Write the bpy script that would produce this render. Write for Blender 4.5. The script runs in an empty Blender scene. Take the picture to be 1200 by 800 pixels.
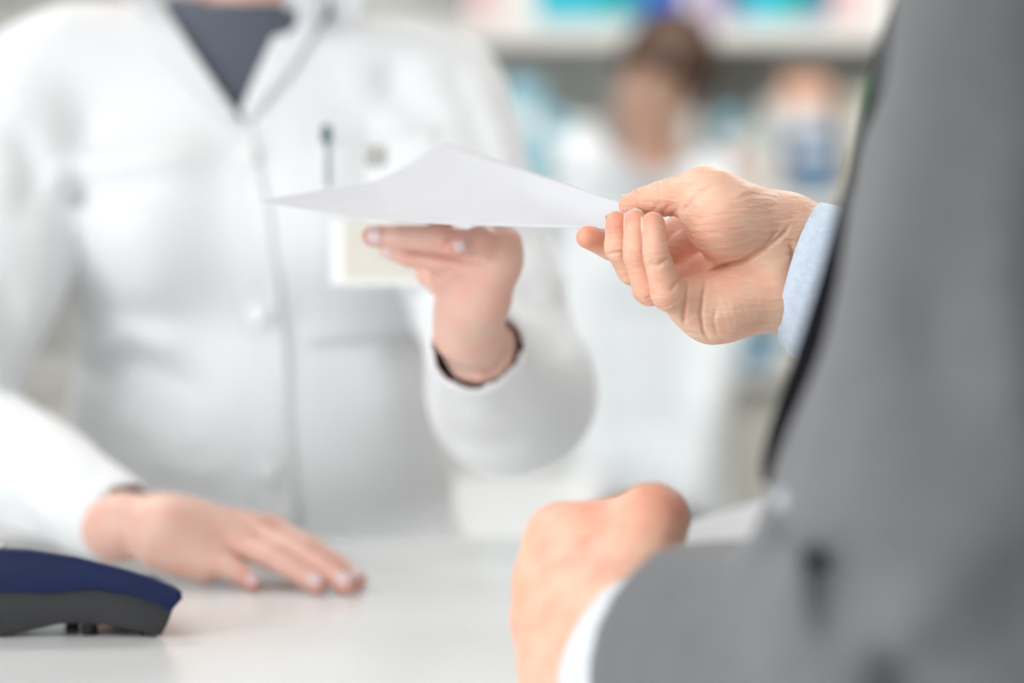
import bpy, math, random
import numpy as np
from mathutils import Vector

S = bpy.context.scene
COL = S.collection
random.seed(7)

# ---------------------------------------------------------------- camera
F = 85.0 / 36.0 * 1200.0        # focal length in pixels of the 1200x800 frame
HOR = 270.0                     # row of the eye level
ZC = 1.259                      # eye height
FOCUS = 1.405
cam_d = bpy.data.cameras.new('camera')
cam = bpy.data.objects.new('camera', cam_d)
COL.objects.link(cam)
cam.location = (0, 0, ZC)
cam.rotation_euler = (math.pi / 2, 0, 0)
cam_d.lens = 85
cam_d.sensor_width = 36
cam_d.shift_y = -(400 - HOR) / 1200.0
cam_d.clip_start = 0.05
cam_d.dof.use_dof = True
cam_d.dof.focus_distance = FOCUS
cam_d.dof.aperture_fstop = 2.5
S.camera = cam

# ---------------------------------------------------------------- world, lights, exposure
w = bpy.data.worlds.new('daylight')
S.world = w
w.use_nodes = True
w.node_tree.nodes['Background'].inputs[0].default_value = (0.93, 0.97, 1.0, 1)
w.node_tree.nodes['Background'].inputs[1].default_value = 1.35

def area(name, loc, rot, sx, sy, power, col=(1, 1, 1)):
    l = bpy.data.lights.new(name, 'AREA')
    l.shape = 'RECTANGLE'
    l.size, l.size_y, l.energy, l.color = sx, sy, power, col
    o = bpy.data.objects.new(name, l)
    COL.objects.link(o)
    o.location, o.rotation_euler = loc, rot
    return o

area('window_light', (-2.92, -1.0, 1.75), (0, -math.radians(90), 0), 1.9, 3.0, 58, (0.96, 0.98, 1.0))
CEIL = ((-1.3, 0.6), (1.5, 0.6), (-1.3, 3.0), (1.5, 3.0), (0.6, 4.35))
for cx_, cy_ in CEIL:
    area('ceiling_panel_light', (cx_, cy_, 2.84), (0, 0, 0), 1.15, 0.55, 8.5 if cy_ < 1 else 19 if cy_ < 4 else 27, (1.0, 0.98, 0.95))

S.view_settings.view_transform = 'Standard'
S.view_settings.look = 'None'
S.view_settings.gamma = 1.0
S.view_settings.use_curve_mapping = False
S.view_settings.exposure = 0.33
S.cycles.use_denoising = True

# ---------------------------------------------------------------- helpers
def P(px, py, d):
    """point of the place at distance d whose direction is pixel (px, py)"""
    return np.array([(px - 600) / F * d, d, ZC + (HOR - py) / F * d])

def V3(*a):
    return np.array(a, float)

def unit(v):
    v = np.asarray(v, float)
    return v / np.linalg.norm(v)

def mesh_np(name, v, f, mat=None, parent=None, smooth=True):
    me = bpy.data.meshes.new(name)
    v = np.asarray(v, np.float32)
    if isinstance(f, np.ndarray):
        n, k = f.shape
        me.vertices.add(len(v)); me.vertices.foreach_set('co', v.ravel())
        me.loops.add(n * k); me.loops.foreach_set('vertex_index', f.astype(np.int32).ravel())
        me.polygons.add(n)
        me.polygons.foreach_set('loop_start', np.arange(0, n * k, k, dtype=np.int32))
        me.update(calc_edges=True)
    else:
        me.from_pydata([tuple(map(float, q)) for q in v], [], [tuple(map(int, q)) for q in f])
        me.update()
    me.validate()
    if smooth:
        me.polygons.foreach_set('use_smooth', np.ones(len(me.polygons), bool))
    if mat:
        me.materials.append(mat)
    o = bpy.data.objects.new(name, me)
    COL.objects.link(o)
    if parent:
        o.parent = parent
        o.matrix_parent_inverse = parent.matrix_basis.inverted()
    return o

def empty(name, loc, label=None, cat=None, group=None):
    o = bpy.data.objects.new(name, None)
    COL.objects.link(o)
    o.location = [float(c) for c in loc]
    o.empty_display_size = 0.05
    if label: tag(o, label, cat, group)
    return o

def tag(o, label, cat, group=None):
    o['label'] = label
    o['category'] = cat
    if group: o['group'] = group
    return o

def struct(o):
    o['kind'] = 'structure'
    return o

def box_geo(c, s, rz=0.0):
    c = np.asarray(c, float); hx, hy, hz = [k / 2 for k in s]
    v = np.array([[x, y, z] for x in (-hx, hx) for y in (-hy, hy) for z in (-hz, hz)])
    R = np.array([[math.cos(rz), -math.sin(rz), 0], [math.sin(rz), math.cos(rz), 0], [0, 0, 1]])
    f = [(0, 1, 3, 2), (4, 6, 7, 5), (0, 4, 5, 1), (2, 3, 7, 6), (0, 2, 6, 4), (1, 5, 7, 3)]
    return v @ R.T + c, f

def box(name, c, s, mat, parent=None, rz=0.0, bev=0.0):
    v, f = box_geo(c, s, rz)
    o = mesh_np(name, v, f, mat, parent, smooth=False)
    if bev:
        m = o.modifiers.new('bevel', 'BEVEL'); m.width = bev; m.segments = 2; m.limit_method = 'NONE'
    return o

def boxes(name, lst, mat, parent=None):
    vs, fs, n = [], [], 0
    for it in lst:
        v, f = box_geo(*it)
        vs.append(v); fs += [tuple(i + n for i in q) for q in f]; n += 8
    return mesh_np(name, np.vstack(vs), fs, mat, parent, smooth=False)

def lathe(name, prof, base, axis, mat, parent=None, n=20):
    """turn a profile of (radius, height) about an axis"""
    ax = unit(axis); a = unit(np.cross(ax, (0.3, 0.2, 0.9) if abs(ax[2]) < .8 else (1, 0, 0))); b = np.cross(ax, a)
    v, f = [], []
    for r, h in prof:
        for i in range(n):
            t = 2 * math.pi * i / n
            v.append(np.asarray(base) + ax * h + (a * math.cos(t) + b * math.sin(t)) * r)
    for k in range(len(prof) - 1):
        for i in range(n):
            j = (i + 1) % n
            f.append((k * n + i, k * n + j, (k + 1) * n + j, (k + 1) * n + i))
    f.append(tuple(range(n))[::-1]); f.append(tuple((len(prof) - 1) * n + i for i in range(n)))
    return mesh_np(name, v, f, mat, parent)

def tube(name, pts, rad, mat, parent=None, n=10):
    pts = [np.asarray(p, float) for p in pts]; v, f = [], []
    rad = rad if hasattr(rad, '__len__') else [rad] * len(pts)
    for i, p in enumerate(pts):
        t = unit(pts[min(i + 1, len(pts) - 1)] - pts[max(i - 1, 0)])
        a = unit(np.cross(t, (0.1, 0.2, 1) if abs(t[2]) < .9 else (1, 0, 0))); b = np.cross(t, a)
        for k in range(n):
            q = 2 * math.pi * k / n
            v.append(p + (a * math.cos(q) + b * math.sin(q)) * rad[i])
    for i in range(len(pts) - 1):
        for k in range(n):
            l = (k + 1) % n
            f.append((i * n + k, i * n + l, (i + 1) * n + l, (i + 1) * n + k))
    f.append(tuple(range(n))[::-1]); f.append(tuple((len(pts) - 1) * n + k for k in range(n)))
    return mesh_np(name, v, f, mat, parent)

# ---- signed distance shapes and the surface drawn around them
def cone(p, a, b, ra, rb, u=None, s=1.0):
    """tapered capsule; across the unit axis u it is s times as wide"""
    a = np.asarray(a, np.float32); ba = np.asarray(b, np.float32) - a
    pa = p - a
    t = np.clip(pa @ ba / max(1e-12, float(ba @ ba)), 0, 1)
    q = pa - t[:, None] * ba
    if u is not None:
        u = np.asarray(u, np.float32)
        q = q - np.outer(q @ u, u) * np.float32(1 - 1 / s)
    return np.sqrt((q * q).sum(1)) - (ra + t * (rb - ra))

def ball(p, c, r):
    c = np.asarray(c, np.float32); r = np.asarray(r, np.float32) * np.ones(3, np.float32)
    q = p - c
    k0 = np.sqrt(((q / r) ** 2).sum(1)); k1 = np.sqrt(((q / r ** 2) ** 2).sum(1)) + 1e-9
    return k0 * (k0 - 1) / k1

def smin(a, b, k):
    h = np.clip(.5 + .5 * (b - a) / k, 0, 1)
    return b + (a - b) * h - k * h * (1 - h)

def smax(a, b, k):
    return -smin(-a, -b, k)

def seg2(p, pts):
    """distance in the x-z plane to a polyline"""
    q = p[:, [0, 2]]; best = None; n = len(pts) - 1
    for i, (a, b) in enumerate(zip(pts[:-1], pts[1:])):
        a = np.asarray(a, np.float32); ba = np.asarray(b, np.float32) - a; pa = q - a
        t = np.clip(pa @ ba / max(1e-12, float(ba @ ba)), 0, 1)
        d = ((pa - t[:, None] * ba) ** 2).sum(1)
        s = (i + t) / n
        if best is None: best, par = d, s
        else:
            par = np.where(d < best, s, par); best = np.minimum(best, d)
    return np.sqrt(best), np.clip(np.minimum(par, 1 - par) * 4.5, 0, 1)   # and a weight that dies out at both ends

def isosurface(f, lo, hi, h):
    """naive surface nets on a grid refined only near the surface"""
    lo = np.asarray(lo, float); B = 8
    nb = np.ceil((np.asarray(hi, float) - lo) / (h * B)).astype(int)
    n = nb * B
    bc = np.stack(np.meshgrid(*[lo[i] + (np.arange(nb[i]) + .5) * B * h for i in range(3)], indexing='ij'), -1).reshape(-1, 3).astype(np.float32)
    db = f(bc).reshape(nb)
    keep = np.abs(db) < B * h * 1.25
    Vv = np.repeat(np.repeat(np.repeat(db, B, 0), B, 1), B, 2).astype(np.float32)
    K = np.repeat(np.repeat(np.repeat(keep, B, 0), B, 1), B, 2)
    idx = np.argwhere(K)
    pts = (lo + idx * h).astype(np.float32)
    out = np.empty(len(pts), np.float32)
    for i in range(0, len(pts), 400000):
        out[i:i + 400000] = f(pts[i:i + 400000])
    Vv[K] = out
    ins = Vv < 0
    c = [slice(0, -1), slice(1, None)]
    cnt = np.zeros(n - 1, np.int8)
    for i in (0, 1):
        for j in (0, 1):
            for k in (0, 1):
                cnt += ins[c[i], c[j], c[k]]
    act = np.argwhere((cnt > 0) & (cnt < 8))
    vid = -np.ones(n - 1, np.int64); vid[tuple(act.T)] = np.arange(len(act))
    acc = np.zeros((len(act), 3)); num = np.zeros(len(act))
    corners = [(i, j, k) for i in (0, 1) for j in (0, 1) for k in (0, 1)]
    for a in corners:
        for ax in range(3):
            if a[ax]: continue
            b = list(a); b[ax] = 1
            va = Vv[tuple((act + a).T)]; vb = Vv[tuple((act + b).T)]
            m = (va < 0) != (vb < 0)
            t = np.where(m, va / np.where(m, va - vb, 1), 0)
            q = np.tile(np.array(a, float), (len(act), 1)); q[:, ax] += t
            acc += q * m[:, None]; num += m
    v = lo + (act + acc / num[:, None]) * h
    faces = []
    for ax in range(3):
        o1, o2 = (ax + 1) % 3, (ax + 2) % 3
        s0 = [slice(None)] * 3; s1 = [slice(None)] * 3
        s0[ax] = slice(0, -1); s1[ax] = slice(1, None)
        e = np.argwhere(ins[tuple(s0)] != ins[tuple(s1)])
        e = e[(e[:, o1] > 0) & (e[:, o2] > 0) & (e[:, o1] < n[o1] - 1) & (e[:, o2] < n[o2] - 1)]
        if not len(e): continue
        q = []
        for d1, d2 in ((0, 0), (1, 0), (1, 1), (0, 1)):
            g = e.copy(); g[:, o1] -= 1 - d1; g[:, o2] -= 1 - d2
            q.append(vid[tuple(g.T)])
        q = np.stack(q, 1)
        flip = ~ins[tuple(e.T)]
        q[flip] = q[flip][:, ::-1]
        faces.append(q)
    fc = np.vstack(faces)
    return v, fc[(fc >= 0).all(1)]

def merge(parts):
    vs, fs, n = [], [], 0
    for v, f in parts:
        vs.append(v); fs.append(f + n); n += len(v)
    return np.vstack(vs), np.vstack(fs)

def relax(v, f, it=2, lam=.5):
    """soften the grid steps"""
    for _ in range(it):
        s = np.zeros_like(v); c = np.zeros(len(v))
        for a, b in ((0, 1), (1, 2), (2, 3), (3, 0)):
            np.add.at(s, f[:, a], v[f[:, b]]); np.add.at(s, f[:, b], v[f[:, a]])
            np.add.at(c, f[:, a], 1); np.add.at(c, f[:, b], 1)
        v = v + lam * (s / np.maximum(c, 1)[:, None] - v)
    return v

def open_cut(v, f, base, cut, eps):
    """drop the faces that lie on a cut plane, so that the garment stays open there"""
    c = v[f].mean(1).astype(np.float32)
    bad = (cut(c) > -eps) & (base(c) < -eps)
    f = f[~bad]
    used = np.zeros(len(v), bool); used[f.ravel()] = True
    m = np.cumsum(used) - 1
    return v[used], m[f]

def garment(name, base, cut, lo, hi, h, mat, parent, thick=.003, it=2):
    v, f = isosurface(lambda p: np.maximum(base(p), cut(p)), lo, hi, h)
    v, f = open_cut(v, f, base, cut, h * .8)
    v = relax(v, f, it)
    o = mesh_np(name, v, f, mat, parent)
    m = o.modifiers.new('cloth', 'SOLIDIFY'); m.thickness = thick; m.offset = -1
    return o

def front_y(f, x, z, y0, y1, n=90):
    """depth of the front of a shape at (x, z)"""
    x = np.asarray(x, float); z = np.asarray(z, float)
    ys = np.linspace(y0, y1, n)
    p = np.stack([np.repeat(x, n), np.tile(ys, len(x)), np.repeat(z, n)], 1).astype(np.float32)
    d = f(p).reshape(len(x), n)
    hit = (d < 0).argmax(1)
    hit = np.where((d < 0).any(1), hit, n // 2)
    return ys[hit]

def patch(name, f, quad, mat, parent, off=.004, thick=.004, n=14, m=14, d=2.06, y0=1.85, y1=2.3, bulge=0.0):
    """cloth piece sewn on the front of a shape; quad = four pixel corners, going round, or (left, right) edges as lists"""
    if len(quad) == 4:
        L = [quad[0], quad[3]]; R = [quad[1], quad[2]]
    else:
        L, R = quad
    def along(pl, t):
        pl = np.array(pl, float); s = np.linspace(0, 1, len(pl))
        return np.array([np.interp(t, s, pl[:, 0]), np.interp(t, s, pl[:, 1])])
    xs, zs, bl = [], [], []
    for j in range(m):
        a, b = along(L, j / (m - 1)), along(R, j / (m - 1))
        for i in range(n):
            t = i / (n - 1)
            q = P(*(a + (b - a) * t), d)
            xs.append(q[0]); zs.append(q[2]); bl.append(bulge * math.sin(math.pi * t))
    y = front_y(f, xs, zs, y0, y1)
    g = y.reshape(m, n)
    for _ in range(3):
        p_ = np.pad(g, 1, mode='edge'); g = (p_[:-2, 1:-1] + p_[2:, 1:-1] + p_[1:-1, :-2] + p_[1:-1, 2:] + g) / 5
    v = np.stack([xs, g.ravel() - off - np.array(bl), zs], 1)
    fc = np.array([(j * n + i, j * n + i + 1, (j + 1) * n + i + 1, (j + 1) * n + i) for j in range(m - 1) for i in range(n - 1)])[:, ::-1]
    o = mesh_np(name, v, fc, mat, parent)
    sm = o.modifiers.new('cloth', 'SOLIDIFY'); sm.thickness = thick; sm.offset = 0
    return o

# ---------------------------------------------------------------- materials
def mat_new(name, col, rough=.6, spec=.4, sheen=0.0):
    m = bpy.data.materials.new(name); m.use_nodes = True
    b = m.node_tree.nodes['Principled BSDF']
    b.inputs['Base Color'].default_value = (*col, 1)
    b.inputs['Roughness'].default_value = rough
    b.inputs['Specular IOR Level'].default_value = spec
    if sheen:
        b.inputs['Sheen Weight'].default_value = sheen
        b.inputs['Sheen Roughness'].default_value = .5
    return m, m.node_tree, b

def noise(nt, scale, detail=3, vec=None, rough=.5):
    n = nt.nodes.new('ShaderNodeTexNoise'); n.inputs['Scale'].default_value = scale
    n.inputs['Detail'].default_value = detail; n.inputs['Roughness'].default_value = rough
    if vec is None:
        tc = nt.nodes.new('ShaderNodeTexCoord'); vec = tc.outputs['Object']
    nt.links.new(vec, n.inputs['Vector'])
    return n

def ramp(nt, fac, stops):
    r = nt.nodes.new('ShaderNodeValToRGB')
    el = r.color_ramp.elements
    while len(el) < len(stops): el.new(.5)
    for e, (p, c) in zip(el, stops):
        e.position = p; e.color = (*c, 1)
    nt.links.new(fac, r.inputs[0])
    return r

def bump(nt, b, h, dist, strength=1.0, chain=None):
    n = nt.nodes.new('ShaderNodeBump'); n.inputs['Distance'].default_value = dist
    n.inputs['Strength'].default_value = strength
    nt.links.new(h, n.inputs['Height'])
    if chain: nt.links.new(chain.outputs[0], n.inputs['Normal'])
    nt.links.new(n.outputs[0], b.inputs['Normal'])
    return n

def simple(name, col, rough=.6, var=.05, scale=30, spec=.4, bmp=0.0, bscale=200, sheen=0.0):
    m, nt, b = mat_new(name, col, rough, spec, sheen)
    n = noise(nt, scale)
    c0 = tuple(max(0, c * (1 - var)) for c in col); c1 = tuple(min(1, c * (1 + var)) for c in col)
    r = ramp(nt, n.outputs[0], [(.3, c0), (.7, c1)])
    nt.links.new(r.outputs[0], b.inputs['Base Color'])
    if bmp:
        bump(nt, b, noise(nt, bscale, 2).outputs[0], bmp)
    return m

def skin_mat(name, base, red, sss=.35, wrinkle=0.0, rough=.45):
    m, nt, b = mat_new(name, base, rough, .35)
    at = nt.nodes.new('ShaderNodeAttribute'); at.attribute_name = 'flush'
    n1 = noise(nt, 60, 4); n2 = noise(nt, 420, 2)
    mul = nt.nodes.new('ShaderNodeMath'); mul.operation = 'MULTIPLY_ADD'; mul.inputs[1].default_value = .75; mul.use_clamp = True
    nt.links.new(at.outputs['Fac'], mul.inputs[0])
    sc = nt.nodes.new('ShaderNodeMapRange'); sc.inputs[1].default_value = .38; sc.inputs[2].default_value = .75
    sc.inputs[3].default_value = 0.0; sc.inputs[4].default_value = .45
    nt.links.new(n1.outputs[0], sc.inputs[0]); nt.links.new(sc.outputs[0], mul.inputs[2])
    r = ramp(nt, mul.outputs[0], [(0, base), (1, red)])
    nt.links.new(r.outputs[0], b.inputs['Base Color'])
    b.inputs['Subsurface Weight'].default_value = sss
    b.inputs['Subsurface Radius'].default_value = (1.0, .35, .2)
    b.inputs['Subsurface Scale'].default_value = .006
    k = bump(nt, b, n2.outputs[0], .00025)
    if wrinkle:
        tc = nt.nodes.new('ShaderNodeTexCoord'); mp = nt.nodes.new('ShaderNodeMapping')
        nt.links.new(tc.outputs['Object'], mp.inputs[0])
        mp.inputs['Rotation'].default_value = (0, math.radians(22), 0)
        mp.inputs['Scale'].default_value = (70, 150, 420)
        nw = noise(nt, 1.0, 2, mp.outputs[0])
        bump(nt, b, nw.outputs[0], wrinkle, 1.0, k)
    return m

def fabric(name, col, var=.04, scale=9, thread=1500, bmp=.0004, rough=.85, sheen=.15, trans=0.0):
    m, nt, b = mat_new(name, col, rough, .2, sheen)
    n = noise(nt, scale, 4)
    c0 = tuple(c * (1 - var) for c in col); c1 = tuple(min(1, c * (1 + var)) for c in col)
    r = ramp(nt, n.outputs[0], [(.35, c0), (.65, c1)])
    nt.links.new(r.outputs[0], b.inputs['Base Color'])
    tc = nt.nodes.new('ShaderNodeTexCoord')
    wv = []
    for d in ('X', 'Z'):
        wt = nt.nodes.new('ShaderNodeTexWave'); wt.bands_direction = d
        wt.inputs['Scale'].default_value = thread / 6.28; wt.inputs['Distortion'].default_value = .6
        nt.links.new(tc.outputs['Object'], wt.inputs['Vector']); wv.append(wt)
    ad = nt.nodes.new('ShaderNodeMath'); ad.operation = 'ADD'
    nt.links.new(wv[0].outputs['Fac'], ad.inputs[0]); nt.links.new(wv[1].outputs['Fac'], ad.inputs[1])
    bump(nt, b, ad.outputs[0], bmp, .5)
    return m

M = {}
M['coat'] = fabric('white_cotton', (.86, .87, .885), .015)
M['coat_far'] = fabric('white_cotton_far', (.84, .88, .91), .02)
M['tee'] = fabric('slate_jersey', (.115, .13, .165), .12, 300, 2500)
M['suit'] = fabric('grey_wool', (.152, .153, .160), .05, 60, 1800, .0005, .8, .25)
M['lining_shade'] = simple('lining_painted_shade', (.006, .0055, .008), .7, .1, spec=.1)  # near-black holds the shade inside the open jacket front
M['shirt'] = fabric('pale_blue_poplin', (.66, .76, .89), .05, 260, 2600)
M['shirt_white'] = fabric('white_poplin', (.82, .84, .89), .03, 260, 2600)
M['trousers'] = fabric('dark_trousers', (.05, .055, .07), .1)
M['shoe'] = simple('black_leather', (.015, .013, .012), .35, .2, bmp=.0005)
M['skin_man'] = skin_mat('skin_warm', (.87, .575, .425), (.77, .30, .20), .3, .0011, .42)
M['skin_fist'] = skin_mat('skin_rosy', (.80, .52, .42), (.76, .33, .27), .35)
M['skin_woman'] = skin_mat('skin_fair', (.77, .51, .42), (.73, .33, .27), .35)
M['skin_far'] = skin_mat('skin_far', (.74, .48, .36), (.68, .30, .22), .3)
M['nail'] = simple('nail_pink', (.74, .55, .56), .3, .03, spec=.6)
M['nail_man'] = simple('nail_plain', (.78, .55, .46), .4, .03, spec=.5)
M['hair'] = simple('brown_hair', (.055, .022, .010), .5, .35, 120, bmp=.002, bscale=160)
M['eye'] = simple('eye_white', (.8, .8, .78), .2, .02)
M['iris'] = simple('iris_brown', (.06, .03, .015), .2, .1)
M['paper'] = simple('white_paper', (.62, .62, .655), .7, .01, 40, bmp=.00005, bscale=900)
M['counter'] = simple('white_laminate', (.80, .815, .81), .22, .012, 3, spec=.45)
M['counter_front'] = simple('counter_panel', (.62, .64, .64), .4, .03)
M['blue_plastic'] = simple('navy_plastic', (.004, .011, .060), .5, .06, 40, spec=.25, bmp=.0001, bscale=1500)
M['dark_plastic'] = simple('charcoal_plastic', (.028, .028, .030), .5, .08, 60, bmp=.0002, bscale=1800)
M['rubber'] = simple('black_rubber', (.012, .012, .013), .6, .1)
M['screen'] = simple('grey_screen', (.30, .36, .42), .15, .05)
M['button'] = simple('white_button', (.90, .90, .91), .3, .02, spec=.5)
M['button_dark'] = simple('grey_button', (.58, .61, .66), .2, .05, spec=.7)
M['badge'] = simple('badge_card', (.72, .69, .62), .4, .03)
M['badge_edge'] = simple('badge_sleeve', (.92, .93, .93), .2, .01, spec=.6)
M['metal'] = simple('clip_metal', (.45, .45, .42), .3, .06, spec=.7)
M['pen'] = simple('pen_teal', (.05, .13, .15), .3, .05, spec=.6)
M['wall'] = simple('wall_paint', (.62, .63, .62), .8, .02, 6)
M['wall_shop'] = simple('wall_paint_taupe', (.26, .25, .24), .8, .02, 6)  # kept dark to weaken the bounce from these unseen walls
M['table'] = simple('table_laminate', (.66, .67, .67), .35, .01, 5)
M['ceil'] = simple('ceiling_paint', (.85, .85, .84), .9, .01, 6)
M['shelf'] = simple('shelf_laminate', (.74, .73, .70), .4, .02, 6)
M['shelf_back'] = simple('shelf_back_panel', (.60, .61, .59), .6, .03, 5)
M['cabinet'] = simple('cabinet_laminate', (.66, .65, .60), .45, .02, 5)
# ---------------------------------------------------------------- the room
def floor_mat():
    m, nt, b = mat_new('floor_tiles', (.6, .6, .58), .3, .4)
    tc = nt.nodes.new('ShaderNodeTexCoord'); br = nt.nodes.new('ShaderNodeTexBrick')
    br.inputs['Scale'].default_value = 1.0; br.offset = 0; br.inputs['Brick Width'].default_value = .6; br.inputs['Row Height'].default_value = .6
    br.inputs['Mortar Size'].default_value = .004
    br.inputs['Color1'].default_value = (.60, .60, .58, 1); br.inputs['Color2'].default_value = (.64, .64, .62, 1); br.inputs['Mortar'].default_value = (.42, .42, .4, 1)
    nt.links.new(tc.outputs['Object'], br.inputs['Vector']); nt.links.new(br.outputs[0], b.inputs['Base Color'])
    return m

M['floor'] = floor_mat()
struct(box('floor', (0.2, 1.6, -.05), (6.4, 9.0, .1), M['floor']))
struct(box('ceiling', (0.2, 1.6, 2.93), (6.4, 9.0, .1), M['ceil']))
struct(box('wall_back', (0.2, 6.05, 1.44), (6.4, .1, 2.88), M['wall']))
struct(box('wall_front_blocker', (2.0, -2.85, 1.44), (2.7, .1, 2.88), M['wall_shop']))  # unseen wall added to block daylight from the front right
struct(box('wall_right', (3.35, 1.6, 1.44), (.1, 9.0, 2.88), M['wall_shop']))
struct(boxes('wall_left', [((-2.98, -2.72, 1.44), (.12, .36, 2.88)), ((-2.98, 3.32, 1.44), (.12, 5.54, 2.88)),
                           ((-2.98, -1.0, .35), (.12, 3.1, .7)), ((-2.98, -1.0, 2.8), (.12, 3.1, .16))], M['wall']))
wf = struct(boxes('window_1', [((-2.98, -2.52, 1.71), (.08, .06, 2.02)), ((-2.98, -1.0, 1.71), (.08, .06, 2.02)), ((-2.98, .52, 1.71), (.08, .06, 2.02)),
                               ((-2.98, -1.0, .73), (.08, 3.1, .06)), ((-2.98, -1.0, 2.69), (.08, 3.1, .06))], M['shelf']))
CLAB = ['rectangular ceiling light over the customer side nearest the window', 'rectangular ceiling light over the customer side away from the window', 'rectangular ceiling light behind the counter nearest the window', 'rectangular ceiling light behind the counter away from the window', 'rectangular ceiling light just before the wall shelves']
for cx_, cy_ in CEIL:
    lp = empty('ceiling_light', (cx_, cy_, 2.88), CLAB.pop(0), 'ceiling light', 'ceiling panels')
    boxes('frame', [((cx_ - .6, cy_, 2.865), (.03, .62, .03)), ((cx_ + .6, cy_, 2.865), (.03, .62, .03)),
                    ((cx_, cy_ - .3, 2.865), (1.2, .03, .03)), ((cx_, cy_ + .3, 2.865), (1.2, .03, .03))], M['shelf'], lp)
    box('diffuser', (cx_, cy_, 2.872), (1.16, .56, .012), M['ceil'], lp)

# ---------------------------------------------------------------- the sales counter
YF, YN = 2.04, 1.17
ct = empty('sales_counter', (0, 1.6, 0), 'long white laminate sales counter between the two people', 'counter')
box('worktop', (0, (YF + YN) / 2, .98), (4.2, YF - YN, .04), M['counter'], ct, bev=.004)
box('front_panel', (0, YN + .12, .48), (4.1, .03, .96), M['counter_front'], ct)
for x in (-2.03, 0.0, 2.03):
    box('side_panel', (x, (YF + YN) / 2 + .06, .48), (.03, YF - YN - .18, .96), M['counter_front'], ct)

# ---------------------------------------------------------------- shelving behind
SY = 5.75          # back of the shelves
def zrow(py, d): return ZC + (HOR - py) / F * d
def xcol(px, d): return (px - 600) / F * d
CT = zrow(432, 5.28)
sh = empty('shelf_unit', (0.6, 5.6, 0), 'tall pale wall shelving packed with coloured boxes behind the far man', 'shelf')
box('back_panel', (.45, SY + .01, (2.5 + CT) / 2), (3.4, .02, 2.5 - CT), M['shelf_back'], sh)
shelf_z = [zrow(38, 5.42), zrow(236, 5.42), 2.13, 2.46]
for z in shelf_z:
    box('shelf_board', (.45, 5.58, z), (3.4, .33, .05), M['shelf'], sh)
for x in (-1.25, .40, 2.15):
    box('upright', (x, 5.58, (2.5 + CT) / 2), (.03, .335, 2.5 - CT), M['shelf'], sh)
cb = empty('base_cabinet', (.45, 5.55, 0), 'grey-beige base cabinet run under the wall shelves', 'cabinet')
box('top', (.45, 5.51, CT - .015), (3.4, .5, .03), M['shelf'], cb)
box('body', (.45, 5.53, (CT - .03) / 2), (3.36, .44, CT - .03), M['cabinet'], cb)
for k in range(6):
    dr = box('cabinet_door', (-.98 + k * .572, 5.30, CT / 2 + .02), (.55, .018, CT - .16), M['cabinet'], cb)
    box('handle', (-.98 + k * .572 + .22, 5.284, CT - .2), (.014, .018, .12), M['metal'], dr)

def plain(name, col, r=.5):
    return simple(name, col, r, .04, 8)

BC = {k: plain('carton_' + k, c) for k, c in dict(
    cyan=(.02, .50, .62), teal=(.02, .40, .42), blue=(.004, .10, .55), purple=(.30, .16, .42), pink=(.76, .55, .55), white=(.80, .80, .78),
    sky=(.30, .56, .66), peach=(.72, .42, .30), navy=(.05, .17, .32), red=(.62, .22, .17), green=(.16, .40, .22), cream=(.66, .62, .52),
    lilac=(.50, .40, .58), slate=(.10, .22, .33), azure=(.03, .24, .42)).items()}
STRIPE = plain('carton_print', (.85, .85, .85))
def carton(px0, px1, top, zbase, d, key, where, dep=.12, kind='carton'):
    x0, x1 = xcol(px0, d), xcol(px1, d); z1 = zrow(top, d)
    h = z1 - zbase
    o = empty('carton', ((x0 + x1) / 2, d + dep / 2, zbase), where, 'box', 'cartons on the wall shelves')
    b = box('carton_body', ((x0 + x1) / 2, d + dep / 2, zbase + h / 2), (x1 - x0, dep, h), BC[key], o, bev=.002)
    box('printed_band', ((x0 + x1) / 2, d - .0008, zbase + h * .62), ((x1 - x0) * .8, .0016, h * .18), STRIPE if key != 'white' else BC['sky'], o)
    return o
z1 = shelf_z[0] + .025
row1 = [(548, 588, 'pink', 'pink carton on the upper shelf above the shoulder of the woman'), (590, 628, 'white', 'white carton beside the pink one on the upper shelf'),
        (630, 664, 'cyan', 'bright cyan carton just right of the white one on the upper shelf'), (666, 700, 'cyan', 'second bright cyan carton, left of a teal one, on the upper shelf'),
        (702, 733, 'teal', 'teal carton left of the azure and royal blue ones, upper shelf'), (735, 760, 'azure', 'narrow azure carton touching the royal blue one, upper shelf'),
        (762, 796, 'blue', 'royal blue carton right above the head of the far man'), (798, 822, 'purple', 'purple carton right beside the royal blue one'),
        (824, 848, 'lilac', 'pale lilac carton beside the purple one on the upper shelf'), (850, 876, 'slate', 'dark slate carton between a lilac and a cyan one, upper shelf'),
        (878, 912, 'cyan', 'cyan carton right of the dark slate one on the upper shelf'), (914, 944, 'teal', 'teal carton right of the far man, between cyan and slate ones'),
        (946, 972, 'slate', 'dark slate carton left of the right-hand pink one, upper shelf'), (975, 1012, 'pink', 'pink carton on the upper shelf near the edge of the suit jacket'),
        (1014, 1050, 'white', 'white carton on the upper shelf next to the suit jacket'), (1052, 1090, 'cream', 'cream carton on the upper shelf partly behind the suit jacket')]
for i, (a, b_, k, lab) in enumerate(row1):
    carton(a, b_, -75 - 12 * ((i * 7) % 4), z1, 5.43, k, lab)
z2 = shelf_z[1] + .025
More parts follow.
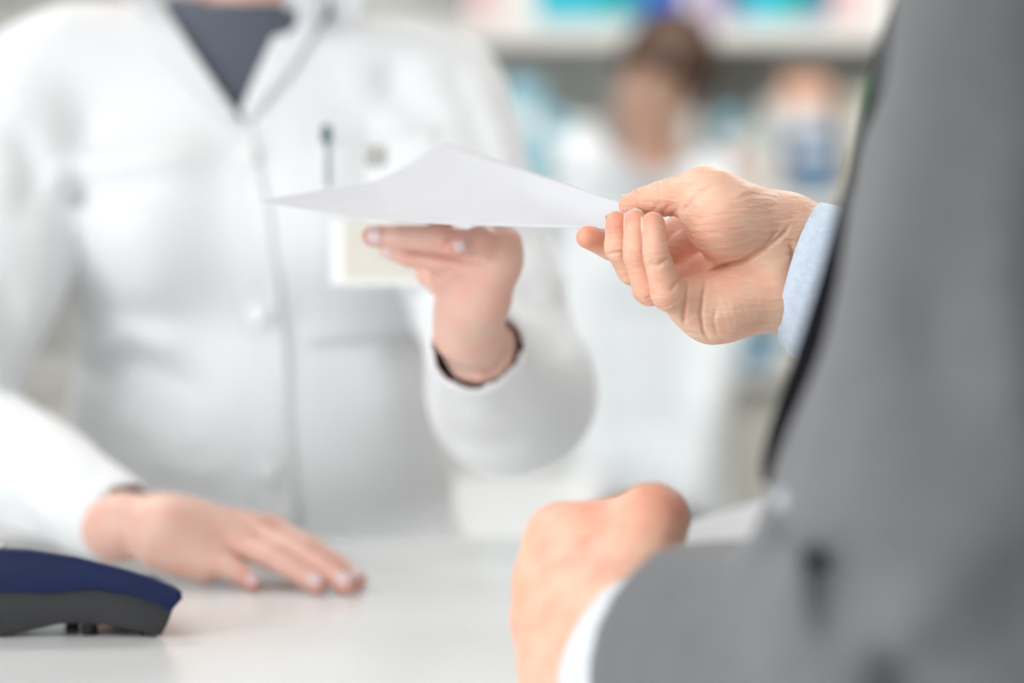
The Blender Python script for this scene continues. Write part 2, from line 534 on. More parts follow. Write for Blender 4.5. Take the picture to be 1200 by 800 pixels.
row2 = [(556, 590, 118, 'white', 'white box on the middle shelf behind the shoulder of the woman'), (592, 634, 92, 'sky', 'tall sky blue box on the middle shelf beside the woman'),
        (636, 668, 128, 'sky', 'shorter sky blue box on the middle shelf left of the far man'), (670, 705, 140, 'white', 'low white box on the middle shelf behind the far man'),
        (842, 866, 128, 'sky', 'sky blue box on the middle shelf just right of the head of the far man'), (868, 892, 150, 'cream', 'low cream box on the middle shelf, right of the far man'),
        (894, 914, 118, 'white', 'narrow white box left of the peach one on the middle shelf'), (916, 972, 86, 'peach', 'wide peach box behind the dark blue one on the middle shelf'),
        (990, 1022, 108, 'cream', 'cream box on the middle shelf close to the suit jacket'), (1026, 1060, 96, 'green', 'green box on the middle shelf at the edge of the suit jacket')]
for a, b_, t, k, lab in row2:
    carton(a, b_, t, z2, 5.46, k, lab, dep=.1)
carton(922, 982, 152, z2, 5.43, 'navy', 'wide dark blue box in front of the peach one on the middle shelf', dep=.028)
carton(842, 872, 182, z2, 5.43, 'red', 'small low red box at the front of the middle shelf', dep=.028)
row3 = [(556, 600, 330, 'white', 'white box on the base cabinet behind the sleeve of the woman'), (604, 640, 350, 'sky', 'sky blue box on the base cabinet left of the far man'),
        (828, 905, 386, 'azure', 'wide azure blue box on the base cabinet below the reaching hand'), (910, 935, 372, 'white', 'white box on the base cabinet right of the azure one'),
        (940, 980, 360, 'cream', 'cream box on the base cabinet behind the suit jacket')]
for a, b_, t, k, lab in row3:
    carton(a, b_, t, CT, 5.34, k, lab, dep=.16)

# white work table between the counter and the far man
dk = empty('work_table', (-.35, 4.1, 0), 'low white work table behind the woman in the lab coat', 'table')
box('table_top', (-.36, 4.08, .785), (1.02, 1.2, .03), M['table'], dk, bev=.003)
box('table_panel', (-.36, 3.56, .385), (.96, .02, .77), M['counter_front'], dk)
for x in (-.82, .10):
    for y in (3.55, 4.6):
        box('table_leg', (x, y, .385), (.05, .05, .77), M['counter_front'], dk)
# ---------------------------------------------------------------- bodies
class Hand:
    """fingers are chains of (point, radius); only the first bone of a chain melts into the palm"""
    def __init__(s):
        s.palm = []; s.fingers = []; s.grooves = []; s.k = .012; s.kf = .008; s.flush = []; s.rings = []
    def sdf(s, p):
        pm = None
        for a, b, ra, rb, u, sc in s.palm:
            d = cone(p, a, b, ra, rb, u, sc)
            pm = d if pm is None else smin(pm, d, s.k)
        res = pm
        for ch in s.fingers:
            (a, ra), (b, rb) = ch[0], ch[1]
            d = smin(pm, cone(p, a, b, ra, rb), s.kf)
            for (a, ra), (b, rb) in zip(ch[1:-1], ch[2:]):
                d = smin(d, cone(p, a, b, ra, rb), .0022)
            res = smin(res, d, .0012)
        for pts, dep, wd, y1 in s.grooves:
            near = (np.abs(res) < .01) & (p[:, 1] < y1)
            if near.any():
                q, wt = seg2(p[near], pts)
                res[near] += dep * wt * np.exp(-(q / wd) ** 2)
        for c, ax, dep, wd, rad in s.rings:
            near = (np.abs(res) < .008)
            q = p[near] - np.asarray(c, np.float32)
            t = q @ np.asarray(ax, np.float32); r2 = (q * q).sum(1)
            res[near] += dep * np.exp(-(t / wd) ** 2) * (r2 < rad * rad)
        return res
    def joints(s, dep=.0007, wd=.0012):
        for ch in s.fingers:
            for i in range(1, len(ch) - 1):
                ax = unit(unit(ch[i + 1][0] - ch[i][0]) + unit(ch[i][0] - ch[i - 1][0]))
                s.rings.append((ch[i][0], ax, dep, wd, ch[i][1] * 1.5))
                s.rings.append((ch[i][0] + ax * .0028, ax, dep * .6, wd * .8, ch[i][1] * 1.5))
                s.flush.append((ch[i][0], ch[i][1] * 1.3, .5))
            s.flush.append((ch[-1][0], ch[-1][1] * 1.8, .9))
    def bounds(s, extra=.012):
        q = [np.asarray(x, float) for a, b, *_ in s.palm for x in (a, b)] + [c for ch in s.fingers for c, _ in ch]
        q = np.array(q)
        return q.min(0) - .045 - extra, q.max(0) + .045 + extra

def set_flush_shade(o, pts):
    me = o.data; n = len(me.vertices)
    co = np.empty(n * 3, np.float32); me.vertices.foreach_get('co', co); co = co.reshape(-1, 3)
    val = np.zeros(n, np.float32)
    for c, r, a in pts:
        d2 = ((co - np.asarray(c, np.float32)) ** 2).sum(1)
        val = np.maximum(val, a * np.exp(-d2 / (r * r)))
    at = me.attributes.new('flush', 'FLOAT', 'POINT'); at.data.foreach_set('value', val)

def nail(tip, dirv, dorsal, r, length, mat, parent, spread=55):
    d = unit(dirv); up = unit(dorsal - np.dot(dorsal, d) * d); sd = np.cross(d, up)
    n, m = 9, 8; v = []
    for j in range(m):
        t = j / (m - 1)
        sp = math.radians(spread) * (1 - .25 * max(0, t - .75) * 4 - .18 * max(0, .2 - t) * 5)
        rr = r * (1.045 - .10 * t * t)
        for i in range(n):
            a = (i / (n - 1) * 2 - 1) * sp
            v.append(tip + d * (-length * .62 + length * t) + (up * math.cos(a) + sd * math.sin(a) * .98) * rr)
    f = np.array([(j * n + i, j * n + i + 1, (j + 1) * n + i + 1, (j + 1) * n + i) for j in range(m - 1) for i in range(n - 1)])
    o = mesh_np('fingernail', np.array(v), f, mat, parent)
    s_ = o.modifiers.new('plate', 'SOLIDIFY'); s_.thickness = .0007; s_.offset = 0
    return o

def head_sdf(c, fwd, up, s=1.0):
    """head about 0.23 m tall round c, looking along fwd"""
    fw = unit(fwd); u = unit(np.asarray(up, float) - np.dot(up, fw) * fw); r = np.cross(fw, u)
    R = np.stack([r, fw, u]).astype(np.float32)
    def f(p):
        q = ((p - np.asarray(c, np.float32)) @ R.T) / s
        d = ball(q, (0, -.012, .035), (.074, .094, .083))
        d = smin(d, ball(q, (0, .022, -.045), (.056, .062, .066)), .03)
        d = smin(d, ball(q, (0, .062, -.088), (.026, .022, .02)), .025)              # chin
        d = smin(d, cone(q, (0, .083, .012), (0, .108, -.028), .009, .013), .010)      # nose
        d = smin(d, cone(q, (-.014, .093, -.032), (.014, .093, -.032), .008, .008), .008)
        d = smin(d, cone(q, (-.048, .068, .026), (.048, .068, .026), .012, .012), .016)  # brow
        for x in (-.034, .034):
            d = smax(d, -ball(q, (x, .098, .006), (.020, .018, .013)), .012)
            d = smin(d, ball(q, (x * 1.25, .060, -.03), (.024, .02, .02)), .02)        # cheek
            d = smin(d, ball(q, (x * 2.28, -.005, -.004), (.010, .020, .033)), .006)     # ear
        d = smin(d, cone(q, (-.018, .081, -.058), (.018, .081, -.058), .008, .008), .006)  # lips
        d = smin(d, cone(q, (-.014, .080, -.068), (.014, .080, -.068), .0085, .0085), .005)
        d = smin(d, cone(q, (0, -.028, -.05), (0, -.05, -.17), .052, .056), .03)
        return d * s
    def hair(p):
        q = ((p - np.asarray(c, np.float32)) @ R.T) / s
        d = ball(q, (0, -.020, .047), (.093, .110, .099))
        d = smin(d, ball(q, (0, .06, .112), (.06, .045, .03)), .03)
        d = d + .004 * np.sin(q[:, 0] * 160 + 3 * np.sin(q[:, 1] * 60)) * np.sin(q[:, 1] * 90)
        front = np.minimum(q[:, 1] - .048 + .25 * (q[:, 2] - .06), .085 - q[:, 2])
        d = smax(d, front, .012)
        d = smax(d, np.minimum(-.03 - q[:, 2], q[:, 1] + .05), .012)
        d = smax(d, -.07 - q[:, 2], .01)
        return d * s
    def eyes(parent):
        for x in (-.034, .034):
            q = np.asarray(c) + (np.array([x, .073, .006]) * s) @ R
            e = lathe('eye', [(.0015, -.011), (.008, -.008), (.0115, 0), (.008, .008), (.0055, .0102)], q, fw, M['eye'], parent, 14)
            lathe('iris', [(.0054, .0100), (.0048, .0112), (.001, .0118)], q, fw, M['iris'], e, 12)
    return f, hair, eyes

def legs(parent, pel, left, right, r=.085):
    """trousers and shoes of a standing person"""
    def f(p):
        d = cone(p, pel + V3(0, 0, .02), pel - V3(0, 0, .04), .13, .13, unit(V3(right[0] - left[0], right[1] - left[1], 0)), 1.25)
        for s_ in (left, right):
            hip = pel + (V3(s_[0], s_[1], 0) - V3(pel[0], pel[1], 0)) * .9 - V3(0, 0, .05); kn = V3(s_[0], s_[1], .5); an = V3(s_[0], s_[1], .07)
            l = np.minimum(cone(p, hip, kn, r, r * .74), cone(p, kn, an, r * .74, r * .66))
            d = smin(d, l, .025)
        return d
    a = np.minimum(np.array(left), np.array(right)); b = np.maximum(np.array(left), np.array(right))
    cutf = lambda p: np.maximum(.05 - p[:, 2], p[:, 2] - (pel[2] + .1))
    v, fc = isosurface(lambda p: np.maximum(f(p), cutf(p)), (a[0] - .22, a[1] - .24, .02), (b[0] + .22, b[1] + .24, pel[2] + .16), .014)
    mesh_np('trousers', relax(v, fc, 2), fc, M['trousers'], parent)

def shoe(parent, x, y, fwd):
    fw = unit(V3(fwd[0], fwd[1], 0))
    q = V3(x, y, 0)
    f = lambda p: np.maximum(smin(cone(p, q - fw * .05 + V3(0, 0, .035), q + fw * .15 + V3(0, 0, .02), .045, .035), cone(p, q - fw * .04 + V3(0, 0, .04), q - fw * .02 + V3(0, 0, .09), .042, .045), .02), .001 - p[:, 2])
    v, fc = isosurface(f, q - V3(.25, .25, .02), q + V3(.25, .25, .17), .01)
    mesh_np('shoe', relax(v, fc, 1), fc, M['shoe'], parent)

FOLD_DIRS = [(unit(np.random.RandomState(i).randn(3)), 12 + 9 * i, i * 1.7) for i in range(5)]
def cloth_noise(p, amp):
    n = 0
    for v, k, ph in FOLD_DIRS:
        n = n + np.sin(p @ np.asarray(v, np.float32) * k + ph + 1.3 * np.sin(p[:, 2] * 9 + ph)) / (1 + .05 * k)
    return n * amp

def folds_px(lst, d):
    return [([tuple(P(x, y, d)[[0, 2]]) for x, y in pts], h, wd, y0, y1) for pts, h, wd, y0, y1 in lst]

def apply_folds(d, p, folds):
    for pts, h, wd, y0, y1 in folds:
        m = (np.abs(d) < .06) & (p[:, 1] > y0) & (p[:, 1] < y1)
        if m.any():
            q, wt = seg2(p[m], pts)
            d[m] -= h * wt * np.exp(-(q / wd) ** 2)
    return d

# ================================================================ the customer's right hand, in focus
D0 = 1.405
def Z(zx, zy, mm):            # a spot on the hand: zoomed crop position and millimetres behind D0
    return P(640 + zx / 3.076, 160 + zy / 3.076, D0 + mm / 1000)
def mmr(v): return v / 1000

mh = Hand(); mh.k = .013; mh.kf = .008
wristR = Z(905, 468, 14)
ulnar = unit(Z(840, 690, 14) - Z(950, 240, 14))
foreR = Z(1400, 560, 20)
mcpI, mcpM, mcpR, mcpP = Z(520, 335, 46), Z(525, 415, 32), Z(545, 510, 14), Z(580, 610, -2)
mh.palm = [
    (foreR, wristR, mmr(25), mmr(21), ulnar, 1.42),
    (wristR, Z(800, 440, 14), mmr(21), mmr(19), ulnar, 1.56),
    (Z(800, 400, 18), mcpI, mmr(17), mmr(11.5), None, 1),
    (Z(800, 440, 20), mcpM, mmr(17), mmr(11.5), None, 1),
    (Z(800, 490, 16), mcpR, mmr(17), mmr(11.5), None, 1),
    (Z(800, 540, 8), mcpP, mmr(18), mmr(12), None, 1),
    (Z(800, 575, -2), Z(650, 615, -8), mmr(19.5), mmr(15.5), None, 1),         # heel of the hand below the little finger
    (Z(650, 615, -8), Z(590, 628, -6), mmr(15.5), mmr(13.5), None, 1),
    (Z(515, 604, -15), Z(592, 636, -7), mmr(11.5), mmr(13), None, 1),
    (Z(850, 330, 6), Z(640, 288, -8), mmr(20), mmr(20.5), None, 1),              # ball of the thumb
    (Z(640, 288, -8), Z(592, 232, -5), mmr(20.2), mmr(15), None, 1),
    (Z(592, 232, -5), Z(562, 200, 0), mmr(15), mmr(12.2), None, 1),
]
thR = [(Z(565, 200, 0), mmr(12.4)), (Z(428, 222, 8), mmr(10.7)), (Z(345, 236, 13), mmr(8.6)), (Z(300, 249, 15), mmr(6.4))]
idxR = [(mcpI, mmr(11)), (Z(320, 425, 40), mmr(9.8)), (Z(225, 388, 22), mmr(8.6)), (Z(150, 362, 11), mmr(6.9))]
midR = [(mcpM, mmr(11)), (Z(315, 478, 6), mmr(9.6)), (Z(262, 400, -3), mmr(8.3)), (Z(254, 308, -4), mmr(6.6))]
rinR = [(mcpR, mmr(10.6)), (Z(372, 548, -13), mmr(9.6)), (Z(325, 420, -19), mmr(8.0)), (Z(322, 302, -13), mmr(6.6))]
pinR = [(mcpP, mmr(12.4)), (Z(440, 566, -29), mmr(9.8)), (Z(396, 425, -35), mmr(7.6)), (Z(386, 312, -30), mmr(6.7))]
mh.fingers = [thR, idxR, midR, rinR, pinR]
mh.joints(.0007, .0010)
def zg(pts, dep, wd, far=40):
    mh.grooves.append(([tuple(Z(x, y, 0)[[0, 2]]) for x, y in pts], dep / 1000, wd / 1000, D0 + far / 1000))
zg([(560, 500), (600, 482), (650, 462), (720, 442), (790, 400), (850, 345), (870, 310)], 1.7, 1.2)
zg([(690, 450), (780, 395), (830, 330)], 1.1, 1.0)
zg([(570, 510), (552, 570), (545, 630), (556, 690), (590, 745)], 1.6, 1.1, 12)
zg([(600, 600), (590, 660), (610, 715)], .8, .9, 20)
zg([(505, 500), (490, 570), (486, 640), (492, 680)], 1.6, 1.1, 10)
zg([(352, 440), (385, 462), (432, 430)], 1.2, 1.0, -20)
zg([(430, 560), (455, 520), (500, 505)], 1.0, 1.0, -20)
zg([(290, 425), (340, 440)], .9, .9, -5)
zg([(222, 420), (290, 415)], .9, .9, 8)
zg([(480, 285), (498, 258), (525, 225), (565, 195), (610, 170)], 1.1, 1.2, 20)
zg([(380, 285), (395, 250), (420, 235)], .5, 1.0, 20)
zg([(410, 295), (430, 262), (450, 240)], .5, 1.0, 20)
zg([(450, 290), (470, 262), (480, 240)], .5, 1.0, 20)
rs = np.random.RandomState(3)
for k in range(13):
    y0 = 215 + k * 17; x0 = 575 + 14 * abs(k - 4) + rs.randint(-12, 12)
    zg([(x0, y0 + 20), (x0 + 90, y0 - 8 + rs.randint(-6, 6)), (x0 + 190, y0 - 20 + 2 * k + rs.randint(-6, 6)), (850, 235 + k * 10)], .26 + .15 * rs.rand(), .8, 20)
for k in range(9):
    x0 = 600 + k * 27
    zg([(x0, 560 + rs.randint(-20, 20)), (x0 + 18, 620), (x0 + 42, 690 + rs.randint(-10, 20))], .22 + .12 * rs.rand(), 1.0, 14)
zg([(868, 350), (885, 430), (870, 520), (850, 600)], .9, 1.4, 20)
zg([(900, 330), (918, 430), (900, 540)], .5, 1.2, 20)

suit_man = empty('person', (.31, 1.0, 0), 'customer in a grey suit seen from behind, passing the paper across', 'person')

# ---- his left fist, resting on the counter
fh = Hand(); fh.k = .016; fh.kf = .012
wristL = P(738, 778, 1.185)
fi, fm, fr_, fp = P(652, 636, 1.262), P(637, 680, 1.253), P(634, 728, 1.243), P(645, 772, 1.232)
elbL = P(1072, 835, .965)
fh.palm = [
    (wristL + unit(elbL - wristL) * .09, wristL, .031, .026, unit((0.1, .35, 1)), 1.25),
    (wristL, P(700, 715, 1.225), .026, .024, unit((0.1, .3, 1)), 1.3),
    (P(700, 715, 1.225), fi, .021, .0145, None, 1), (P(700, 725, 1.22), fm, .021, .0145, None, 1),
    (P(700, 740, 1.215), fr_, .021, .014, None, 1), (P(705, 760, 1.21), fp, .021, .0135, None, 1),
    (P(745, 715, 1.21), P(764, 612, 1.235), .021, .0155, None, 1), (P(715, 690, 1.245), P(740, 640, 1.262), .017, .015, None, 1),
    (P(705, 806, 1.20), P(655, 806, 1.235), .022, .018, None, 1),
    (P(660, 622, 1.258), P(700, 626, 1.25), .0135, .0125, None, 1), (P(700, 626, 1.25), P(755, 612, 1.24), .0125, .013, None, 1)]
def curl(m, dx, dy, r):
    a = m + V3(.010 + dx, .042, -.002 + dy); b = a + V3(.028, .006, -.012); c = b + V3(.004, -.02, -.004)
    return [(m, r), (a, r * .92), (b, r * .85), (c, r * .75)]
fh.fingers = [[(P(767, 607, 1.235), .0155), (P(758, 618, 1.272), .0125), (P(728, 640, 1.296), .011), (P(702, 652, 1.302), .009)],
              curl(fi, 0, 0, .0125), curl(fm, 0, 0, .0125), curl(fr_, 0, -.002, .012), curl(fp, 0, -.004, .011)]
fh.flush = [(fi, .018, .8), (fm, .016, .6), (P(768, 585, 1.225), .022, .95), (P(690, 600, 1.24), .02, .6), (fr_, .014, .4)]

# ---- trunk, neck, head
uR = unit(V3(.66, .75, 0)); fwd = V3(-.75, .66, 0)
cH, cW, cC = V3(.262, .985, .93), V3(.262, .985, 1.12), V3(.315, 1.03, 1.33)
shL, shR = V3(.225, .925, 1.445), V3(.445, 1.195, 1.445)
elbR, cufR = V3(.435, 1.345, 1.175), Z(1020, 480, 16)
hd_c = V3(.30, 1.09, 1.69)
mf, mhair, meyes = head_sdf(hd_c, fwd + V3(0, 0, -.25), (0, 0, 1))
def man_body(p):
    d = cone(p, cH, cC, .105, .11, uR, 1.35)
    d = smin(d, cone(p, shL + V3(.03, .04, -.01), shR, .042, .05), .05)
    for a, b, ra, rb in ((shL + V3(.03, .05, -.02), elbL + V3(.012, .03, .01), .034, .032), (elbL + V3(.012, .03, .01), wristL, .032, .03), (shR, elbR, .048, .04), (elbR, wristR, .04, .028)):
        d = smin(d, cone(p, a, b, ra, rb), .02)
    d = smin(d, cone(p, cC + V3(-.01, .04, .1), hd_c + V3(.0, -.02, -.1), .06, .056), .03)
    return d
def no_hands(p):
    return np.maximum(.05 - np.linalg.norm(p - wristL.astype(np.float32), axis=1), .05 - np.linalg.norm(p - wristR.astype(np.float32), axis=1))
parts = [isosurface(lambda p: np.maximum(man_body(p), np.maximum(no_hands(p), p[:, 2] - 1.56)), (-.02, .75, .78), (.65, 1.5, 1.62), .012),
         isosurface(lambda p: np.maximum(mf(p), 1.54 - p[:, 2]), hd_c - .17, hd_c + .17, .005)]
v_, f_ = isosurface(fh.sdf, *fh.bounds(), .0028); parts.append((relax(v_, f_, 2), f_))
NFIST = sum(len(a) for a, b in parts)
lo_, hi_ = mh.bounds()
hi_[0] = Z(1250, 0, 0)[0]
v_, f_ = isosurface(mh.sdf, lo_, hi_, .00085); parts.append((relax(v_, f_, 1, .4), f_))
bv, bf = merge(parts)
mb = mesh_np('body', bv, bf, M['skin_man'], suit_man)
set_flush_shade(mb, mh.flush + fh.flush + [(P(670, 690, 1.24), .06, .38), (Z(620, 560, 0), .02, .25), (Z(570, 330, -15), .012, .55), (Z(500, 450, 22), .026, .9), (Z(420, 480, -30), .012, .5), (Z(340, 470, -15), .012, .5), (Z(440, 350, 40), .014, .6)])  # extra redness in palm hollow and between fingers paints in deeper shade
v_, f_ = isosurface(mhair, hd_c - .17, hd_c + .17, .006)
mesh_np('hair', relax(v_, f_, 1), f_, M['hair'], suit_man)
meyes(mb)
nail(Z(386, 312, -30), Z(386, 312, -30) - Z(396, 425, -35), V3(-1, .6, 0), mmr(6.7), .010, M['nail_man'], mb, 60)
nail(Z(322, 302, -13), Z(322, 302, -13) - Z(325, 420, -19), V3(-1, .9, 0), mmr(6.6), .011, M['nail_man'], mb, 60)
nail(Z(254, 308, -4), Z(254, 308, -4) - Z(262, 400, -3), V3(-1, 1.0, 0), mmr(6.6), .011, M['nail_man'], mb, 60)
nail(Z(308, 247, 15), Z(300, 249, 15) - Z(425, 218, 8), V3(0, .5, 1), mmr(6.9), .012, M['nail_man'], mb, 55)

# ---- jacket
sleeveL = P(782, 776, 1.164); sdirL = unit(wristL + V3(-.02, .02, .004) - sleeveL)
sdirL = unit(V3(*(P(690, 722, 1.20) - P(772, 772, 1.168))))
jf = folds_px([([(1330, -600), (1275, -200), (1240, 100), (1218, 300), (1205, 500), (1200, 700), (1200, 1300)], -.034, .045, .6, 1.02),
               ([(1092, -60), (1085, 160), (1050, 420), (1010, 640)], -.006, .016, .7, 1.08),
               ([(1150, 120), (1120, 330), (1100, 520)], .006, .018, .7, 1.05), ([(1020, 300), (1070, 420), (1100, 560)], -.004, .012, .7, 1.05),
               ([(948, 590), (953, 650), (956, 720)], -.017, .011, .7, 1.02), ([(990, 690), (1004, 740), (1025, 810)], -.025, .014, .7, 1.08),
               ([(975, 640), (985, 700), (1010, 790)], .008, .012, .7, 1.08), ([(1080, 600), (1120, 700)], -.005, .016, .7, 1.05),
               ([(800, 700), (850, 780)], -.003, .012, .7, 1.2), ([(860, 680), (900, 740)], .003, .014, .7, 1.2)], 1.0)
sil = [P(1140, -60, 1.02), P(1086, 80, 1.02), P(1032, 210, 1.02), P(1018, 340, 1.02), P(1000, 450, 1.02), P(948, 560, 1.02), P(922, 640, 1.02), P(922, 760, 1.02)]
def jacket(p):
    d = cone(p, cH - V3(0, 0, .2), cW, .135, .128, uR, 1.32)
    d = smin(d, cone(p, cW, cC, .128, .125, uR, 1.36), .04)
    d = smin(d, cone(p, shL + V3(.02, .02, 0), shR, .062, .062), .06)
    # the left front, hanging forward off the belly
    for a, b in zip(sil[:-1], sil[1:]):
        d = smin(d, cone(p, a + V3(.036, -.004, 0), b + V3(.036, -.004, 0), .036, .036, unit(V3(.55, -.35, 0)), 1.0), .035)
    for a, b, ra, rb in ((shL, elbL, .066, .052), (shR, elbR, .068, .056), (elbR, cufR, .056, .043)):
        d = smin(d, cone(p, a, b, ra, rb), .02)
    d = smin(d, cone(p, elbL, sleeveL + sdirL * .05 - V3(0, 0, .003), .066, .0365, unit((.1, .35, 1)), 1.12), .022)
    return apply_folds(d, p, jf) + cloth_noise(p, .0012)
def jacket_cut(p):
    f32 = np.float32
    q = p - sleeveL.astype(f32)
    c = np.minimum(q @ sdirL.astype(f32), .12 - np.sqrt((q * q).sum(1)))
    q = p - cufR.astype(f32); n = unit(Z(900, 445, 16) - Z(1100, 480, 16)).astype(f32)
    c = np.maximum(c, np.minimum(q @ n, .11 - np.sqrt((q * q).sum(1))))
    c = np.maximum(c, .76 - p[:, 2])
    nk = p - (cC + V3(-.02, .05, .1)).astype(f32)
    c = np.maximum(c, np.minimum(.075 - np.sqrt(nk[:, 0] ** 2 + nk[:, 1] ** 2), p[:, 2] - 1.40))
    return c
jk = garment('suit_jacket', jacket, jacket_cut, (.0, .72, .72), (.68, 1.52, 1.60), .0065, M['suit'], suit_man, .004, 3)
# opened front's inner edge, its shade painted as near-black lining, and its button
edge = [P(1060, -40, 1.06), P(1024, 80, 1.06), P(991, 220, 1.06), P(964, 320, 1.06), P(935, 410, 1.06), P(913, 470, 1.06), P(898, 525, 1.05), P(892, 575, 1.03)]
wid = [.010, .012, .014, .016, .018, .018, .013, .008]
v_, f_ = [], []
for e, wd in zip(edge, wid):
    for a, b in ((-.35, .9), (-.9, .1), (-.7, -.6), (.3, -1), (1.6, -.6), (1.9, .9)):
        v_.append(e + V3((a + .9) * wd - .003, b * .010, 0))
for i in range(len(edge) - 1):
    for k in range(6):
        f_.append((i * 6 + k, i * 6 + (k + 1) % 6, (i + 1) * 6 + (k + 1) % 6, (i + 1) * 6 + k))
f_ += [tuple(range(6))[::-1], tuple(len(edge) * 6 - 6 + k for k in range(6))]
ln = mesh_np('front_edge_shade', v_, f_, M['lining_shade'], jk)
ln['label'] = 'inner edge of the open jacket front, its shade painted dark'
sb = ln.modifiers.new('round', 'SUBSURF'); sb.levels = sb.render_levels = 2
ray = np.array([P(919, 586, t_) for t_ in np.linspace(.8, 1.2, 900)]).astype(np.float32)
hit = jacket(ray) < 0
bx = ray[int(hit.argmax())] if hit.any() else ray[450]; by = float(bx[1])
lathe('button', [(.002, 0), (.0036, .0006), (.0042, .002), (.0036, .0034), (.0026, .0028), (.001, .0028)], (bx[0], by + .001, bx[2]), (-.25, -1, .15), M['button_dark'], jk)

# ---- shirt cuffs
def cuff(name, mat, parent, c, axis, u, ra, rb, L, skew, thick=.0022, n=96, m=8, lap=0):
    ax = unit(axis); u = unit(np.asarray(u) - np.dot(u, ax) * ax); b = np.cross(ax, u)
    v = []
    for j in range(m):
        t = j / (m - 1)
        for i in range(n):
            q = 2 * math.pi * i / n
            s_ = 1 + .012 * math.sin(3 * q + 1) * (1 - t)
            v.append(np.asarray(c) + ax * (-L + L * t + skew * math.cos(q) * t) + u * math.cos(q) * ra * s_ * (1.06 - .06 * t) + b * math.sin(q) * rb * s_ * (1.06 - .06 * t))
    f = np.array([(j * n + i, j * n + (i + 1) % n, (j + 1) * n + (i + 1) % n, (j + 1) * n + i) for j in range(m - 1) for i in range(n)])
    o = mesh_np(name, np.array(v), f, mat, parent)
    s_ = o.modifiers.new('cloth', 'SOLIDIFY'); s_.thickness = thick; s_.offset = 0
    return o
cr = cuff('shirt_cuff', M['shirt'], suit_man, Z(925, 496, 11), unit(Z(880, 462, 15) - Z(1100, 525, 15)) + V3(0, .36, 0), Z(862, 735, 15) - Z(1016, 245, 15), .0425, .036, .06, .0)
cr['label'] = 'pale blue shirt cuff at the reaching hand'
cuff('cuff_lap', M['shirt'], cr, Z(955, 518, 13), unit(Z(880, 462, 15) - Z(1100, 525, 15)) + V3(0, .36, 0), Z(862, 735, 15) - Z(1016, 245, 15), .0448, .0378, .035, .0)
cl = cuff('shirt_cuff', M['shirt_white'], suit_man, P(715, 748, 1.194) - V3(0, 0, .005), sdirL, P(690, 800, 1.19) - P(750, 655, 1.19), .0385, .033, .06, .0)
cl['label'] = 'white shirt cuff at the resting fist'
legs(suit_man, V3(.27, .95, .88), (.21, .87), (.33, 1.0))
shoe(suit_man, .21, .87, fwd); shoe(suit_man, .33, 1.0, fwd)
# ================================================================ the woman in the lab coat
woman = empty('person', (-.22, 2.2, 0), 'woman in a white lab coat and slate t-shirt behind the counter', 'person')
# ---- her right hand, flat on the counter
CTOP = 1.0
def H(zx, zy, d): return P(zx / 2.667, 540 + zy / 2.667, d)
rh = Hand(); rh.k = .014; rh.kf = .008
rw = H(375, 205, 1.80)
elR = P(-75, 500, 1.985)
def tipat(zx, zy_contact, r):
    d = (ZC - CTOP) * F / (540 + zy_contact / 2.667 - HOR)
    q = H(zx, zy_contact, d); return V3(q[0], q[1], CTOP + r)
rp, rr, rm, ri = H(655, 312, 1.752), H(735, 262, 1.768), H(790, 228, 1.785), H(850, 215, 1.803)
tp, tr, tm, ti = tipat(790, 409, .0062), tipat(992, 419, .0068), tipat(1082, 419, .007), tipat(1118, 403, .0068)
wax = unit(V3(.35, -.75, .5))
rh.palm = [(rw + unit(elR - rw) * .07, rw, .0245, .0225, unit(V3(.4, -.8, .1)), 1.2), (rw, H(560, 200, 1.775), .0225, .0175, unit(V3(.4, .9, .0)), 1.35),
           (H(520, 195, 1.79), ri, .0175, .0105, None, 1), (H(520, 200, 1.785), rm, .0175, .0105, None, 1),
           (H(520, 215, 1.775), rr, .0175, .0105, None, 1), (H(520, 235, 1.765), rp, .0175, .0105, None, 1),
           (H(500, 270, 1.77), H(640, 335, 1.757), .014, .009, None, 1)]
def mid(a, b, t, up): return a + (b - a) * t + V3(0, 0, up)
def fing(m, t, r0, r1, up):
    return [(m, r0), (mid(m, t, .46, up), r0 * .93), (mid(m, t, .77, up * .75), r0 * .82), (t, r1)]
rh.fingers = [fing(rp, tp, .0088, .0062, .003), fing(rr, tr, .0096, .0068, .004), fing(rm, tm, .0098, .007, .004), fing(ri, ti, .0096, .0068, .003),
              [(H(600, 190, 1.83), .012), (H(760, 225, 1.845), .010), (H(860, 270, 1.84), .0085), (H(930, 300, 1.835), .007)]]
rh.joints(.0004, .0012)

# ---- her left hand, under the sheet
def L(zx, zy, d): return P(380 + zx / 2.5, 130 + zy / 2.5, d)
lh = Hand(); lh.k = .013; lh.kf = .008
lw = L(424, 650, 1.620)
elL = P(600, 458, 1.86)
mi, mm_, mr_, mp_ = L(500, 405, 1.580), L(480, 452, 1.592), L(450, 492, 1.608), L(415, 525, 1.627)
lh.palm = [(lw + unit(elL - lw) * .07 + V3(-.004, 0, 0), lw, .0205, .0178, unit(V3(1, .15, .1)), 1.10), (lw, L(430, 560, 1.605), .0178, .0168, unit(V3(1, .3, 0)), 1.15),
           (L(440, 560, 1.600), mi, .0170, .0112, None, 1), (L(435, 560, 1.605), mm_, .0170, .0112, None, 1),
           (L(428, 565, 1.612), mr_, .0170, .0105, None, 1), (L(415, 575, 1.620), mp_, .016, .0095, None, 1),
           (L(470, 545, 1.590), L(508, 440, 1.574), .0150, .0125, None, 1), (L(508, 440, 1.574), L(515, 390, 1.568), .0125, .0118, None, 1)]
ltm, lti = [(L(515, 388, 1.568), .0112), (L(455, 380, 1.552), .0096), (L(400, 394, 1.546), .0085), (L(374, 402, 1.545), .0074)], None
lidx = [(mi, .0108), (L(345, 378, 1.580), .0098), (L(225, 372, 1.585), .0086), (L(140, 366, 1.592), .0070)]
